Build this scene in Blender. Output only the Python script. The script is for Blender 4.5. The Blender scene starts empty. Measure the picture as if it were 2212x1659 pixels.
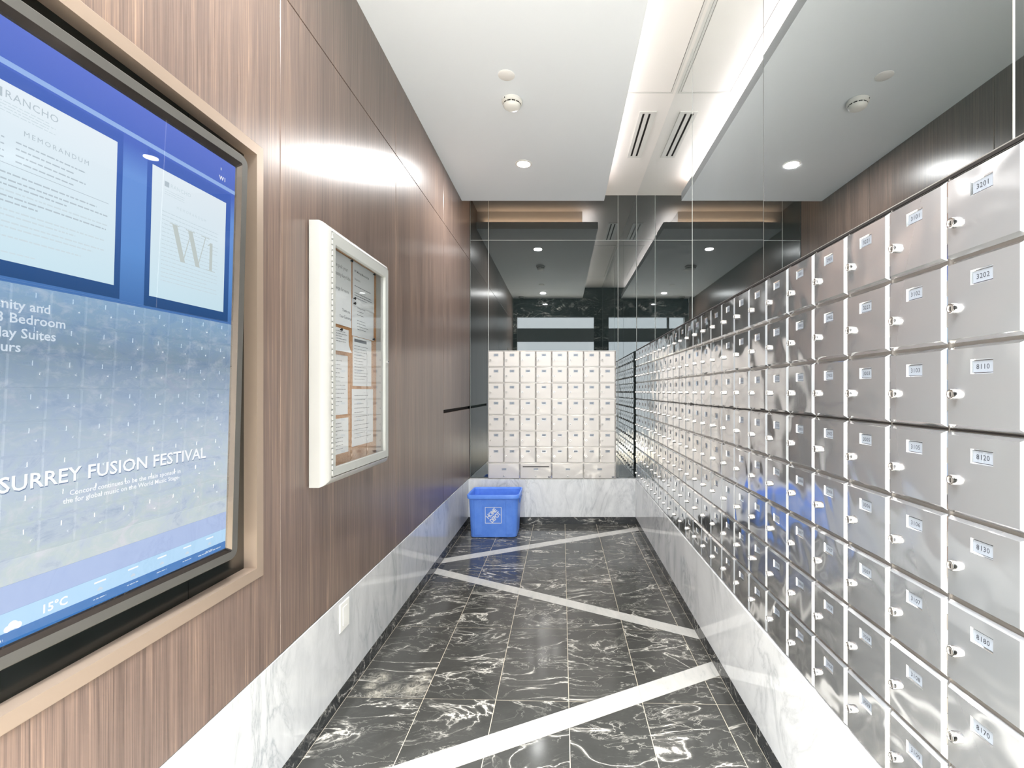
import bpy, math, random
from mathutils import Matrix, Vector

random.seed(7)
R = math.radians
SC = bpy.context.scene
COL = SC.collection
H = 1.155                      # eye height above the floor; geometry below is written from eye level, then lifted

# ------------------------------------------------------------------ camera, world, light, exposure
cam_d = bpy.data.cameras.new('camera')
cam_d.sensor_width = 36.0
cam_d.lens = 1035.0 / 2212.0 * 36.0
cam_d.shift_x = -(1214 - 1106) / 2212.0
cam_d.shift_y = 16.5 / 2212.0
cam_d.clip_start = 0.02
cam = bpy.data.objects.new('camera', cam_d)
cam.rotation_euler = (R(90), 0, 0)
COL.objects.link(cam)
SC.camera = cam

wd = bpy.data.worlds.new('world')
SC.world = wd
wd.use_nodes = True
bg = wd.node_tree.nodes['Background']
bg.inputs[0].default_value = (0.92, 0.96, 1.0, 1)
bg.inputs[1].default_value = 2.3          # bright overcast day beyond the lobby windows

SC.view_settings.view_transform = 'Standard'
SC.view_settings.look = 'None'
SC.view_settings.exposure = 0.86
SC.view_settings.gamma = 1.0
SC.view_settings.use_curve_mapping = False
SC.cycles.use_denoising = True
SC.cycles.max_bounces = 10
SC.cycles.glossy_bounces = 6
SC.cycles.transparent_max_bounces = 12
SC.cycles.sample_clamp_indirect = 6.0
SC.cycles.caustics_reflective = True
SC.cycles.blur_glossy = 0.6

def area(name, loc, rot, sx, sy, power, col=(1, 1, 1), disk=False, spread=180):
    d = bpy.data.lights.new(name, 'AREA')
    d.shape = 'DISK' if disk else 'RECTANGLE'
    d.size = sx
    if not disk:
        d.size_y = sy
    d.energy = power
    d.color = col
    d.spread = R(spread)
    o = bpy.data.objects.new(name, d)
    o.location = loc
    o.rotation_euler = rot
    COL.objects.link(o)
    return o

# unseen fill light added over the lobby (behind the camera), downlights of the mail room, LED strips of the ceiling cove
area('lobby_fill_light', (0.0, -0.95, 1.78), (0, 0, 0), 3.6, 2.2, 380, (0.96, 0.985, 1.0), spread=95)
area('downlight_beam', (-0.262, 3.27, 1.545), (0, 0, 0), 0.085, 0, 17, (1.0, 0.985, 0.97), True)
area('downlight_beam', (-0.298, 0.96, 1.545), (0, 0, 0), 0.085, 0, 17, (1.0, 0.985, 0.97), True)
area('cove_strip_light', (0.262, 2.2, 1.63), (R(180), R(-28), 0), 0.03, 3.35, 5, (1.0, 0.90, 0.85))
area('cove_strip_light', (-0.25, 3.884, 1.628), (R(180), 0, 0), 1.0, 0.02, 0.75, (1.0, 0.66, 0.42))

# ------------------------------------------------------------------ helpers
def s2l(c):
    c = c / 255.0
    return c / 12.92 if c <= 0.04045 else ((c + 0.055) / 1.055) ** 2.4

def rgb(r, g, b):
    return (s2l(r), s2l(g), s2l(b), 1.0)

class NT:
    """tiny node-tree builder"""
    def __init__(self, name):
        self.m = bpy.data.materials.new(name)
        self.m.use_nodes = True
        self.t = self.m.node_tree
        self.t.nodes.clear()
        self.out = self.t.nodes.new('ShaderNodeOutputMaterial')
    def n(self, typ, **kw):
        nd = self.t.nodes.new('ShaderNode' + typ)
        for k, v in kw.items():
            setattr(nd, k, v)
        return nd
    def l(self, a, b):
        self.t.links.new(a, b)
    def set(self, sock, v):
        if hasattr(v, 'is_output') or isinstance(v, bpy.types.NodeSocket):
            self.l(v, sock)
        else:
            sock.default_value = v
    def math(self, op, a, b=0.0, clamp=False):
        nd = self.n('Math', operation=op, use_clamp=clamp)
        self.set(nd.inputs[0], a)
        self.set(nd.inputs[1], b)
        return nd.outputs[0]
    def mix(self, f, a, b):
        nd = self.n('Mix', data_type='RGBA')
        self.set(nd.inputs[0], f)
        self.set(nd.inputs[6], a)
        self.set(nd.inputs[7], b)
        return nd.outputs[2]
    def coords(self, scale=(1, 1, 1), rot=(0, 0, 0), rnd=False):
        tc = self.n('TexCoord')
        mp = self.n('Mapping')
        mp.inputs['Scale'].default_value = scale
        mp.inputs['Rotation'].default_value = rot
        v = tc.outputs['Object']
        if rnd:
            oi = self.n('ObjectInfo')
            ad = self.n('VectorMath', operation='ADD')
            sc = self.math('MULTIPLY', oi.outputs['Random'], 37.0)
            self.l(v, ad.inputs[0])
            cb = self.n('CombineXYZ')
            self.l(sc, cb.inputs[0]); self.l(sc, cb.inputs[1]); self.l(sc, cb.inputs[2])
            self.l(cb.outputs[0], ad.inputs[1])
            v = ad.outputs[0]
        self.l(v, mp.inputs[0])
        return mp.outputs[0]
    def noise(self, vec, scale, detail=3, rough=0.5, dist=0.0):
        nd = self.n('TexNoise')
        self.l(vec, nd.inputs['Vector'])
        nd.inputs['Scale'].default_value = scale
        nd.inputs['Detail'].default_value = detail
        nd.inputs['Roughness'].default_value = rough
        nd.inputs['Distortion'].default_value = dist
        return nd.outputs['Fac']
    def ramp(self, f, stops):
        nd = self.n('ValToRGB')
        el = nd.color_ramp.elements
        while len(el) < len(stops):
            el.new(0.5)
        for e, (p, c) in zip(el, stops):
            e.position = p
            e.color = c if len(c) == 4 else (*c, 1)
        self.l(f, nd.inputs[0])
        return nd.outputs[0]
    def bump(self, h, strength, dist=0.01):
        nd = self.n('Bump')
        nd.inputs['Strength'].default_value = strength
        nd.inputs['Distance'].default_value = dist
        self.l(h, nd.inputs['Height'])
        return nd.outputs[0]
    def bsdf(self, color, rough=0.5, metal=0.0, spec=0.5, **kw):
        b = self.n('BsdfPrincipled')
        self.set(b.inputs['Base Color'], color)
        self.set(b.inputs['Roughness'], rough)
        self.set(b.inputs['Metallic'], metal)
        self.set(b.inputs['Specular IOR Level'], spec)
        for k, v in kw.items():
            self.set(b.inputs[k.replace('_', ' ')], v)
        self.l(b.outputs[0], self.out.inputs[0])
        return b

def plain(name, col, rough=0.5, metal=0.0, spec=0.5, **kw):
    t = NT(name)
    t.bsdf(col, rough, metal, spec, **kw)
    return t.m

SCREEN = 1.0
def emit(name, col, strength=1.0):
    t = NT(name)
    e = t.n('Emission')
    e.inputs[0].default_value = col
    e.inputs[1].default_value = strength * SCREEN
    t.l(e.outputs[0], t.out.inputs[0])
    return t.m

# ---- materials
def m_wood():
    t = NT('wood_veneer')
    v = t.coords((1, 55, 0.8))
    g1 = t.noise(v, 3.0, 5, 0.65)
    v2 = t.coords((1, 210, 1.6))
    g2 = t.noise(v2, 2.0, 3, 0.6)
    v3 = t.coords((1, 6, 0.25))
    g3 = t.noise(v3, 1.3, 2, 0.5)
    f = t.math('ADD', t.math('MULTIPLY', g1, 0.5), t.math('ADD', t.math('MULTIPLY', g2, 0.42), t.math('MULTIPLY', g3, 0.25)))
    c = t.ramp(f, [(0.42, rgb(84, 71, 65)), (0.56, rgb(108, 92, 85)), (0.66, rgb(127, 108, 97)), (0.76, rgb(165, 138, 120))])
    b = t.bsdf(c, 0.30, 0.0, 0.75)
    cb = t.n('CombineXYZ')
    cb.inputs[1].default_value = 1.0
    t.l(cb.outputs[0], b.inputs['Tangent'])
    b.inputs['Anisotropic'].default_value = 0.55
    t.l(t.bump(t.math('ADD', g1, g2), 0.05, 0.001), b.inputs['Normal'])
    return t.m
WOOD = m_wood()

def m_mirror():
    """grey tinted mirror glass: reflectance climbs towards grazing angles"""
    t = NT('tinted_mirror_glass')
    lw = t.n('LayerWeight')
    lw.inputs[0].default_value = 0.5
    f = lw.outputs['Facing']
    r = t.math('MINIMUM', t.math('ADD', t.math('MULTIPLY', t.math('POWER', f, 3.0), 2.1), 0.14), 0.92)
    gl = t.n('BsdfAnisotropic')
    gl.inputs['Color'].default_value = (0.96, 0.99, 1.0, 1)
    gl.inputs['Roughness'].default_value = 0.012
    df = t.n('BsdfDiffuse')
    df.inputs[0].default_value = rgb(26, 33, 33)
    mx = t.n('MixShader')
    t.l(r, mx.inputs[0])
    t.l(df.outputs[0], mx.inputs[1])
    t.l(gl.outputs[0], mx.inputs[2])
    t.l(mx.outputs[0], t.out.inputs[0])
    return t.m
MIRROR = m_mirror()

def m_steel(name, satin):
    """satin stainless sheet, slightly dished and rippled"""
    t = NT(name)
    v = t.coords((1, 1, 1), rnd=True)
    big = t.noise(v, 7.5, 1, 0.4, 0.5)
    vb = t.coords((900, 900, 6), rnd=True)
    br = t.noise(vb, 1.0, 2, 0.5)
    nrm = t.bump(big, 0.25, 0.035)
    nd = t.n('Bump')
    nd.inputs['Strength'].default_value = 0.03
    nd.inputs['Distance'].default_value = 0.001
    t.l(br, nd.inputs['Height'])
    t.l(nrm, nd.inputs['Normal'])
    met = t.n('BsdfPrincipled')
    met.inputs['Base Color'].default_value = (0.90, 0.89, 0.88, 1)
    met.inputs['Metallic'].default_value = 1.0
    t.l(t.math('ADD', 0.07, t.math('MULTIPLY', br, 0.06)), met.inputs['Roughness'])
    t.l(nd.outputs[0], met.inputs['Normal'])
    sat = t.n('BsdfPrincipled')
    sat.inputs['Base Color'].default_value = satin
    sat.inputs['Metallic'].default_value = 0.35
    sat.inputs['Roughness'].default_value = 0.5
    mx = t.n('MixShader')
    lw = t.n('LayerWeight')                      # satin face-on, mirror-like towards grazing angles, as brushed sheet is
    lw.inputs[0].default_value = 0.5
    t.l(t.math('SUBTRACT', 0.985, t.math('MULTIPLY', lw.outputs['Facing'], 1.36), True), mx.inputs[0])
    t.l(met.outputs[0], mx.inputs[1])
    t.l(sat.outputs[0], mx.inputs[2])
    t.l(mx.outputs[0], t.out.inputs[0])
    return t.m
STEEL = m_steel('stainless_steel', (0.40, 0.425, 0.46, 1))
STEEL_LIT = m_steel('stainless_steel_lit', (0.63, 0.60, 0.575, 1))  # same steel made paler and warmer: the far bank's brightness put into the colour
FRAME = plain('brushed_frame_steel', (0.42, 0.40, 0.38, 1), 0.35, 0.7)
CHROME = plain('polished_chrome', (0.86, 0.86, 0.86, 1), 0.12, 1.0)
PLATE = plain('engraved_plate', rgb(146, 154, 166), 0.45, 0.1)
INK = plain('dark_engraving', rgb(40, 44, 52), 0.6)
SLOT = plain('dark_slot', rgb(24, 18, 16), 0.7)

def m_marble(name, rot, scale, fine, base=238):
    t = NT(name)
    v = t.coords(scale, rot)
    n1 = t.noise(v, 2.2, 7, 0.6, 1.2)
    vein = t.math('ABSOLUTE', t.math('SUBTRACT', n1, 0.5))
    ve = t.ramp(vein, [(0.0, (1, 1, 1)), (0.012, (0.55, 0.55, 0.55)), (0.05, (0.1, 0.1, 0.1)), (0.12, (0, 0, 0))])
    n2 = t.noise(v, 1.1, 3, 0.5, 0.3)
    gate = t.ramp(n2, [(0.40, (0.15, 0.15, 0.15)), (0.62, (1, 1, 1))])
    f1 = t.math('MULTIPLY', ve, gate)
    n3 = t.noise(v, 4.5 * fine, 8, 0.65, 0.6)
    cloud = t.ramp(n3, [(0.38, (0, 0, 0)), (0.72, (1, 1, 1))])
    f = t.math('ADD', t.math('MULTIPLY', f1, 0.62), t.math('MULTIPLY', cloud, 0.30), True)
    c = t.mix(f, rgb(base, base + 1, base + 2), rgb(150, 155, 160))
    t.bsdf(c, 0.06, 0.0, 0.5, IOR=1.75)
    return t.m
MARBLE_L = m_marble('white_marble_streaked', (R(-32), 0, 0), (1, 2.6, 0.9), 1.3, 216)  # base tone set per wall, making up in colour for uneven light
MARBLE_B = m_marble('white_marble_cloudy', (0, R(-40), 0), (2.2, 1, 1.0), 1.6)
MARBLE_R = m_marble('white_marble_veined', (R(20), 0, 0), (1, 1.5, 1.1), 0.7, 234)

def m_black(name, stain=False, base=(60, 60, 58), rough=0.12, rnd=True):
    t = NT(name)
    v = t.coords((1.0, 2.3, 2.3), (0, 0, R(-14)), rnd)
    n1 = t.noise(v, 2.4, 7, 0.55, 0.9)
    vein = t.math('ABSOLUTE', t.math('SUBTRACT', n1, 0.5))
    ve = t.ramp(vein, [(0.0, (1, 1, 1)), (0.0032, (0.8, 0.8, 0.8)), (0.009, (0.10, 0.10, 0.10)), (0.03, (0, 0, 0))])
    n2 = t.noise(v, 3.0, 3, 0.5, 0.5)
    gate = t.ramp(n2, [(0.42, (0.10, 0.10, 0.10)), (0.56, (1, 1, 1))])
    n4 = t.noise(v, 6.5, 6, 0.6, 0.8)
    fine = t.ramp(t.math('ABSOLUTE', t.math('SUBTRACT', n4, 0.5)), [(0.0, (1, 1, 1)), (0.006, (0.3, 0.3, 0.3)), (0.016, (0, 0, 0))])
    g2 = t.ramp(t.noise(v, 2.9, 2, 0.5), [(0.44, (0.04, 0.04, 0.04)), (0.60, (1, 1, 1))])
    f = t.math('ADD', t.math('MULTIPLY', ve, gate), t.math('MULTIPLY', t.math('MULTIPLY', fine, g2), 0.6), True)
    n3 = t.noise(t.coords((1, 1.4, 1.4), rnd=rnd), 5.0, 6, 0.7, 0.4)
    dark = t.mix(n3, rgb(base[0] - 12, base[1] - 12, base[2] - 12), rgb(base[0] + 18, base[1] + 18, base[2] + 17))
    c = t.mix(f, dark, rgb(205, 201, 192))
    if stain:                                    # dried salt marks on one tile
        tc = t.n('TexCoord')
        tot = None
        for (x, y, r) in ((-0.735, 1.93, 0.05), (-0.66, 1.86, 0.045), (-0.71, 1.83, 0.05), (-0.56, 1.93, 0.045), (-0.57, 1.86, 0.06), (-0.75, 1.88, 0.035)):
            ds = t.n('VectorMath', operation='DISTANCE')
            t.l(tc.outputs['Object'], ds.inputs[0])
            ds.inputs[1].default_value = (x, y, -H)
            w = t.math('SUBTRACT', 1.0, t.math('DIVIDE', ds.outputs['Value'], r), True)
            tot = w if tot is None else t.math('MAXIMUM', tot, w)
        sn = t.noise(t.coords((1, 1, 1)), 26, 6, 0.75, 1.0)
        sf = t.math('MULTIPLY', t.math('MULTIPLY', tot, 1.6, True), t.ramp(sn, [(0.40, (0, 0, 0)), (0.62, (1, 1, 1))]))
        c = t.mix(t.math('MULTIPLY', sf, 0.65), c, rgb(200, 194, 180))
    t.bsdf(c, rough, 0.0, 0.4)
    return t.m
TILE = m_black('black_marble_tile')
TILE_S = m_black('black_marble_tile_marked', True)
PLINTH = m_black('black_marble_plinth', base=(52, 54, 56), rough=0.08, rnd=False)
STONE = m_black('black_stone_surround', base=(24, 30, 30), rough=0.05, rnd=False)

def m_stripe():
    t = NT('white_marble_strip')
    n = t.noise(t.coords((6, 1.6, 1), (0, 0, R(20)), True), 4, 7, 0.65, 0.7)
    c = t.ramp(n, [(0.35, rgb(196, 194, 189)), (0.6, rgb(184, 183, 179)), (0.75, rgb(154, 154, 153))])
    t.bsdf(c, 0.12, 0.0, 0.4)
    return t.m
STRIPE = m_stripe()
GROUT = plain('pale_grout', rgb(188, 178, 160), 0.8)
PAINT = plain('ceiling_paint', rgb(236, 241, 247), 0.7, 0, 0.2)
PAINT_W = plain('cove_paint', rgb(240, 238, 236), 0.6, 0, 0.2)
LOBBYT = plain('pale_lobby_stone', rgb(226, 222, 214), 0.25)
LOBBYP = plain('lobby_paint', rgb(222, 218, 212), 0.8)
BRONZE = plain('bronze_metal', rgb(172, 154, 139), 0.36, 0.5)
BLACKP = plain('black_panel', rgb(6, 14, 13), 0.18)
GAP = plain('dark_gap', rgb(30, 22, 18), 0.8)
SEAM = plain('polished_glass_edge', rgb(190, 192, 190), 0.4)
WHITEB = plain('white_cabinet_coat', rgb(168, 168, 166), 0.35)
WHITEM = plain('white_powder_coat', rgb(220, 220, 218), 0.35)
WHITEG = plain('grey_white_powder_coat', rgb(172, 174, 171), 0.4)
PLASTIC = plain('white_plastic', rgb(236, 235, 230), 0.4)
BEZEL = plain('grey_bezel', rgb(96, 95, 92), 0.35, 0.4)
BEZEL_IN = plain('glossy_inner_bezel', rgb(92, 86, 82), 0.10, 0.9)
PAPER = plain('white_paper', rgb(240, 242, 246), 0.75)
PRINT = plain('grey_print', rgb(120, 124, 132), 0.8)
PRINTD = plain('dark_print', rgb(66, 70, 80), 0.8)
PIN = plain('black_pin', rgb(25, 25, 28), 0.3)

def m_cork():
    t = NT('cork')
    n = t.noise(t.coords((1, 1, 1)), 160, 4, 0.7)
    t.bsdf(t.ramp(n, [(0.3, rgb(176, 124, 84)), (0.7, rgb(214, 166, 122))]), 0.9, 0, 0.1)
    return t.m
CORK = m_cork()

def m_blue():
    t = NT('blue_plastic')
    n = t.noise(t.coords((1, 1, 1)), 14, 4, 0.6)
    t.bsdf(t.ramp(n, [(0.3, rgb(92, 142, 240)), (0.7, rgb(108, 156, 248))]), 0.38, 0, 0.4)
    return t.m
BLUE = m_blue()

def m_pane(name, boost, rough=0.0):
    """clear glass: sees through, reflects more towards grazing angles"""
    t = NT(name)
    fr = t.n('Fresnel')
    ge = t.n('NewGeometry')                      # a thin pane reflects alike from both sides
    t.l(t.math('SUBTRACT', 1.5, t.math('MULTIPLY', ge.outputs['Backfacing'], 1.5 - 1 / 1.5)), fr.inputs['IOR'])
    tr = t.n('BsdfTransparent')
    tr.inputs[0].default_value = (0.97, 0.985, 0.98, 1)
    gl = t.n('BsdfAnisotropic')
    gl.inputs['Roughness'].default_value = rough
    mx = t.n('MixShader')
    t.l(t.math('MULTIPLY', fr.outputs[0], boost, True), mx.inputs[0])
    t.l(tr.outputs[0], mx.inputs[1])
    t.l(gl.outputs[0], mx.inputs[2])
    t.l(mx.outputs[0], t.out.inputs[0])
    return t.m
PANE = m_pane('cabinet_glass', 2.2)
COVER = m_pane('screen_glass', 3.0)
WPANE = m_pane('window_glass', 1.0)

# ---- mesh builder
class MB:
    def __init__(self):
        self.v, self.f, self.m, self.mats = [], [], [], []
    def mi(self, mat):
        if mat not in self.mats:
            self.mats.append(mat)
        return self.mats.index(mat)
    def add(self, vs, fs, mat):
        o = len(self.v)
        k = self.mi(mat)
        self.v += [tuple(p) for p in vs]
        for f in fs:
            self.f.append([o + i for i in f])
            self.m.append(k)
        return self
    def box(self, x0, x1, y0, y1, z0, z1, mat):
        vs = [(x, y, z) for x in (x0, x1) for y in (y0, y1) for z in (z0, z1)]
        fs = [(0, 1, 3, 2), (4, 6, 7, 5), (0, 4, 5, 1), (2, 3, 7, 6), (0, 2, 6, 4), (1, 5, 7, 3)]
        return self.add(vs, fs, mat)
    def bbox(self, x0, x1, y0, y1, z0, z1, mat, b=0.002):
        """box with a chamfer all round its -y face (used for slabs facing the room)"""
        vs = []
        for y, i in ((y1, 0), (y0 + b, 0), (y0, b)):
            vs += [(x0 + i, y, z0 + i), (x1 - i, y, z0 + i), (x1 - i, y, z1 - i), (x0 + i, y, z1 - i)]
        fs = [(3, 2, 1, 0), (8, 9, 10, 11)]
        for a in (0, 4):
            for k in range(4):
                fs.append((a + k, a + (k + 1) % 4, a + 4 + (k + 1) % 4, a + 4 + k))
        return self.add(vs, [tuple(reversed(f)) if False else f for f in fs], mat)
    def loops(self, loops, mat, cap0=True, cap1=True):
        n = len(loops[0])
        vs = [p for L in loops for p in L]
        fs = []
        for a in range(len(loops) - 1):
            for k in range(n):
                fs.append((a * n + k, a * n + (k + 1) % n, (a + 1) * n + (k + 1) % n, (a + 1) * n + k))
        if cap0:
            fs.append(tuple(reversed(range(n))))
        if cap1:
            fs.append(tuple(range((len(loops) - 1) * n, len(loops) * n)))
        return self.add(vs, fs, mat)
    def lathe(self, c, prof, mat, seg=32, axis='z', cap0=True, cap1=True):
        L = []
        for r, h in prof:
            ring = []
            for k in range(seg):
                a = 2 * math.pi * k / seg
                p, q = r * math.cos(a), r * math.sin(a)
                if axis == 'z':
                    ring.append((c[0] + p, c[1] + q, c[2] + h))
                else:
                    ring.append((c[0] + p, c[1] + h, c[2] + q))
            L.append(ring)
        return self.loops(L, mat, cap0, cap1)
    def prism(self, poly, z0, z1, mat):
        n = len(poly)
        vs = [(x, y, z0) for x, y in poly] + [(x, y, z1) for x, y in poly]
        fs = [tuple(reversed(range(n))), tuple(range(n, 2 * n))]
        for k in range(n):
            fs.append((k, (k + 1) % n, n + (k + 1) % n, n + k))
        return self.add(vs, fs, mat)
    def build(self, name, parent=None, loc=(0, 0, 0), rot=(0, 0, 0), smooth=False, recalc=True):
        me = bpy.data.meshes.new(name)
        me.from_pydata(self.v, [], self.f)
        for m in self.mats:
            me.materials.append(m)
        me.polygons.foreach_set('material_index', self.m)
        if recalc:
            import bmesh
            bm = bmesh.new()
            bm.from_mesh(me)
            bmesh.ops.recalc_face_normals(bm, faces=bm.faces)
            bm.to_mesh(me)
            bm.free()
        if smooth:
            me.polygons.foreach_set('use_smooth', [True] * len(me.polygons))
            me.set_sharp_from_angle(angle=R(38))
        return link(name, me, parent, loc, rot)

def link(name, me, parent=None, loc=(0, 0, 0), rot=(0, 0, 0)):
    o = bpy.data.objects.new(name, me)
    o.location = loc
    o.rotation_euler = rot
    if parent is not None:
        o.parent = parent
    COL.objects.link(o)
    return o

def tag(o, label=None, cat=None, group=None, kind=None):
    if label: o['label'] = label
    if cat: o['category'] = cat
    if group: o['group'] = group
    if kind: o['kind'] = kind
    return o

def thing(name, label, cat, loc=(0, 0, 0), rotz=0.0, group=None):
    o = link(name, None, None, loc, (0, 0, rotz))
    return tag(o, label, cat, group)

_txt = {}
def text_geo(s, size, align='LEFT', bold=0.0, space=1.0, shear=0.0):
    key = (s, size, align, bold, space, shear)
    if key not in _txt:
        c = bpy.data.curves.new('lettering', 'FONT')
        c.body = s
        c.size = size
        c.align_x = align
        c.offset = bold
        c.space_character = space
        c.shear = shear
        c.resolution_u = 2
        o = bpy.data.objects.new('lettering', c)
        COL.objects.link(o)
        dg = bpy.context.evaluated_depsgraph_get()
        me = bpy.data.meshes.new_from_object(o.evaluated_get(dg))
        _txt[key] = ([tuple(v.co) for v in me.vertices], [tuple(p.vertices) for p in me.polygons])
        bpy.data.objects.remove(o)
        bpy.data.curves.remove(c)
        bpy.data.meshes.remove(me)
    return _txt[key]

def put_text(mb, s, x, z, size, mat, y=-0.0005, align='LEFT', bold=0.0, space=1.0, shear=0.0, ang=0.0):
    vs, fs = text_geo(s, size, align, bold, space, shear)
    ca, sa = math.cos(ang), math.sin(ang)
    mb.add([(x + a * ca - b * sa, y, z + a * sa + b * ca) for a, b, _ in vs], fs, mat)

def rect(mb, x0, x1, z0, z1, mat, y):
    mb.add([(x0, y, z0), (x1, y, z0), (x1, y, z1), (x0, y, z1)], [(0, 1, 2, 3)], mat)

def ring(mb, o, i, y0, y1, mat, yi=None):
    """frame between outer rect o and inner rect i (x0,x1,z0,z1), front at y0, back at y1"""
    def lp(r, y): return [(r[0], y, r[2]), (r[1], y, r[2]), (r[1], y, r[3]), (r[0], y, r[3])]
    mb.loops([lp(o, y1), lp(o, y0), lp(i, y0), lp(i, y1 if yi is None else yi)], mat, False, False)

# ------------------------------------------------------------------ structure: room planes (x = across, y = away, z = from eye level)
XL, XR, XM = -0.816, 0.643, 0.660          # wood wall, mailbox fronts, mirror on the mailbox wall
YB, YG, Y0 = 4.18, 4.24, 0.48              # marble plinth, mirror on the far wall, door wall
ZS, ZT, ZR = 1.555, 1.62, 1.737            # soffit underside, lip top, cove ceiling
MT, MBt = -0.763, -1.094                   # marble top and bottom

# floor: grout bed, 273 x 546 mm tiles, diagonal white strips
floor = MB().box(-2.7, 2.7, -2.5, 4.5, -H - 0.10, -H - 0.0005, GROUT).build('floor')
tag(floor, kind='structure')

def clip(poly, a, b, c):
    """keep a*x + b*y + c >= 0"""
    out = []
    for k in range(len(poly)):
        p, q = poly[k], poly[(k + 1) % len(poly)]
        dp, dq = a * p[0] + b * p[1] + c, a * q[0] + b * q[1] + c
        if dp >= 0:
            out.append(p)
        if (dp >= 0) != (dq >= 0):
            s = dp / (dp - dq)
            out.append((p[0] + s * (q[0] - p[0]), p[1] + s * (q[1] - p[1])))
    return out

def parea(p):
    return 0.5 * sum(p[k][0] * p[(k + 1) % len(p)][1] - p[(k + 1) % len(p)][0] * p[k][1] for k in range(len(p)))

# strips: y = m*x + c between low and high
STRIPS = [(0.525, 3.648, 3.748), (-0.556, 2.592, 2.680), (0.493, 1.634, 1.734), (-0.556, 0.80, 0.888)]
GX = 0.0013
pieces, strip_pieces = [], []
xs = [-0.815, -0.5207, -0.2477, 0.0253, 0.2983, 0.5713, 0.6425]
for i in range(len(xs) - 1):
    for j in range(-2, 6):
        ya, yb = 1.241 + 0.546 * (j - 0), 1.241 + 0.546 * (j + 1)
        sl = -0.031
        x0, x1 = xs[i] + GX, xs[i + 1] - GX
        poly = [(x0, ya + sl * x0 + GX), (x1, ya + sl * x1 + GX), (x1, yb + sl * x1 - GX), (x0, yb + sl * x0 - GX)]
        poly = clip(poly, 0, -1, YB)                       # stop at the far plinth
        poly = clip(poly, 0, 1, -0.9)
        if len(poly) < 3:
            continue
        todo = [poly]
        for (m, lo, hi) in STRIPS:
            nxt = []
            for p in todo:
                up = clip(p, -m, 1, -(hi + GX))
                dn = clip(p, m, -1, lo - GX)
                nxt += [q for q in (up, dn) if len(q) >= 3]
            todo = nxt
        pieces += [p for p in todo if abs(parea(p)) > 2e-4]
for (m, lo, hi) in STRIPS:
    for i in range(0, len(xs) - 1, 2):
        x0, x1 = xs[i] + 0.0006, xs[min(i + 2, len(xs) - 1)] - 0.0006
        p = [(x0, m * x0 + lo), (x1, m * x1 + lo), (x1, m * x1 + hi), (x0, m * x0 + hi)]
        p = clip(p, 0, -1, YB)
        if len(p) >= 3:
            strip_pieces.append(p)
for p in pieces:
    cx_ = sum(q[0] for q in p) / len(p); cy_ = sum(q[1] for q in p) / len(p)
    st = cx_ < -0.5 and 1.7 < cy_ < 2.4
    dz = random.uniform(0, 0.0006)
    MB().prism(p, -H - 0.012, -H + dz, TILE_S if st else TILE).build('tile', floor)
for p in strip_pieces:
    MB().prism(p, -H - 0.012, -H + 0.0004, STRIPE).build('strip', floor)
# lobby floor tiles, 0.6 m
for i in range(-4, 4):
    for j in range(-4, 0):
        MB().box(i * 0.65 + .002, i * 0.65 + .648, -0.905 + (j + 1) * 0.5 - .498, -0.905 + (j + 1) * 0.5 - .002, -H - .012, -H, LOBBYT).build('tile', floor)

# left wall: wood panels, plinth of marble with a black foot
wl = MB().box(-1.02, XL - 0.055, Y0, YG + 0.03, -H, 1.80, GAP)
wl.box(XL - 0.055, XL - 0.019, Y0, 0.545, -H, 1.80, GAP)
wl.box(XL - 0.055, XL - 0.019, 1.32, YG + 0.03, -H, 1.80, GAP)
wl.box(XL - 0.055, XL - 0.019, 0.545, 1.32, -H, -0.515, GAP)
wl.box(XL - 0.055, XL - 0.019, 0.545, 1.32, 0.676, 1.80, GAP)
wall_left = tag(wl.build('wall_left'), kind='structure')

def lpanel(y0, y1, z0, z1, hole=None):
    b = MB()
    g = 0.0016
    if hole:
        h = hole
        b.box(XL - 0.018, XL, y0 + g, h[0], z0 + g, z1 - g, WOOD)
        b.box(XL - 0.018, XL, h[1], y1 - g, z0 + g, z1 - g, WOOD)
        b.box(XL - 0.018, XL, h[0], h[1], z0 + g, h[2], WOOD)
        b.box(XL - 0.018, XL, h[0], h[1], h[3], z1 - g, WOOD)
    else:
        vs = [(XL - 0.018, y0 + g, z0 + g), (XL - 0.018, y1 - g, z0 + g), (XL - 0.018, y1 - g, z1 - g), (XL - 0.018, y0 + g, z1 - g)]
        e = 0.0012
        v2 = [(XL - e, y0 + g, z0 + g), (XL - e, y1 - g, z0 + g), (XL - e, y1 - g, z1 - g), (XL - e, y0 + g, z1 - g)]
        v3 = [(XL, y0 + g + e, z0 + g + e), (XL, y1 - g - e, z0 + g + e), (XL, y1 - g - e, z1 - g - e), (XL, y0 + g + e, z1 - g - e)]
        b.loops([vs, v2, v3], WOOD)
    return b.build('panel', wall_left)

ZH = 1.165
lpanel(Y0, 1.387, MT, ZH, (0.5605, 1.3045, -0.4995, 0.6605))
lpanel(1.387, 2.353, MT, ZH)
lpanel(2.353, 3.300, MT, ZH)
lpanel(3.300, YG, MT, -0.149)
lpanel(3.300, YG, -0.128, ZH)
for a, b in ((Y0, 1.387), (1.387, 2.353), (2.353, 3.300), (3.300, YG)):
    lpanel(a, b, ZH, ZR)

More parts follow.
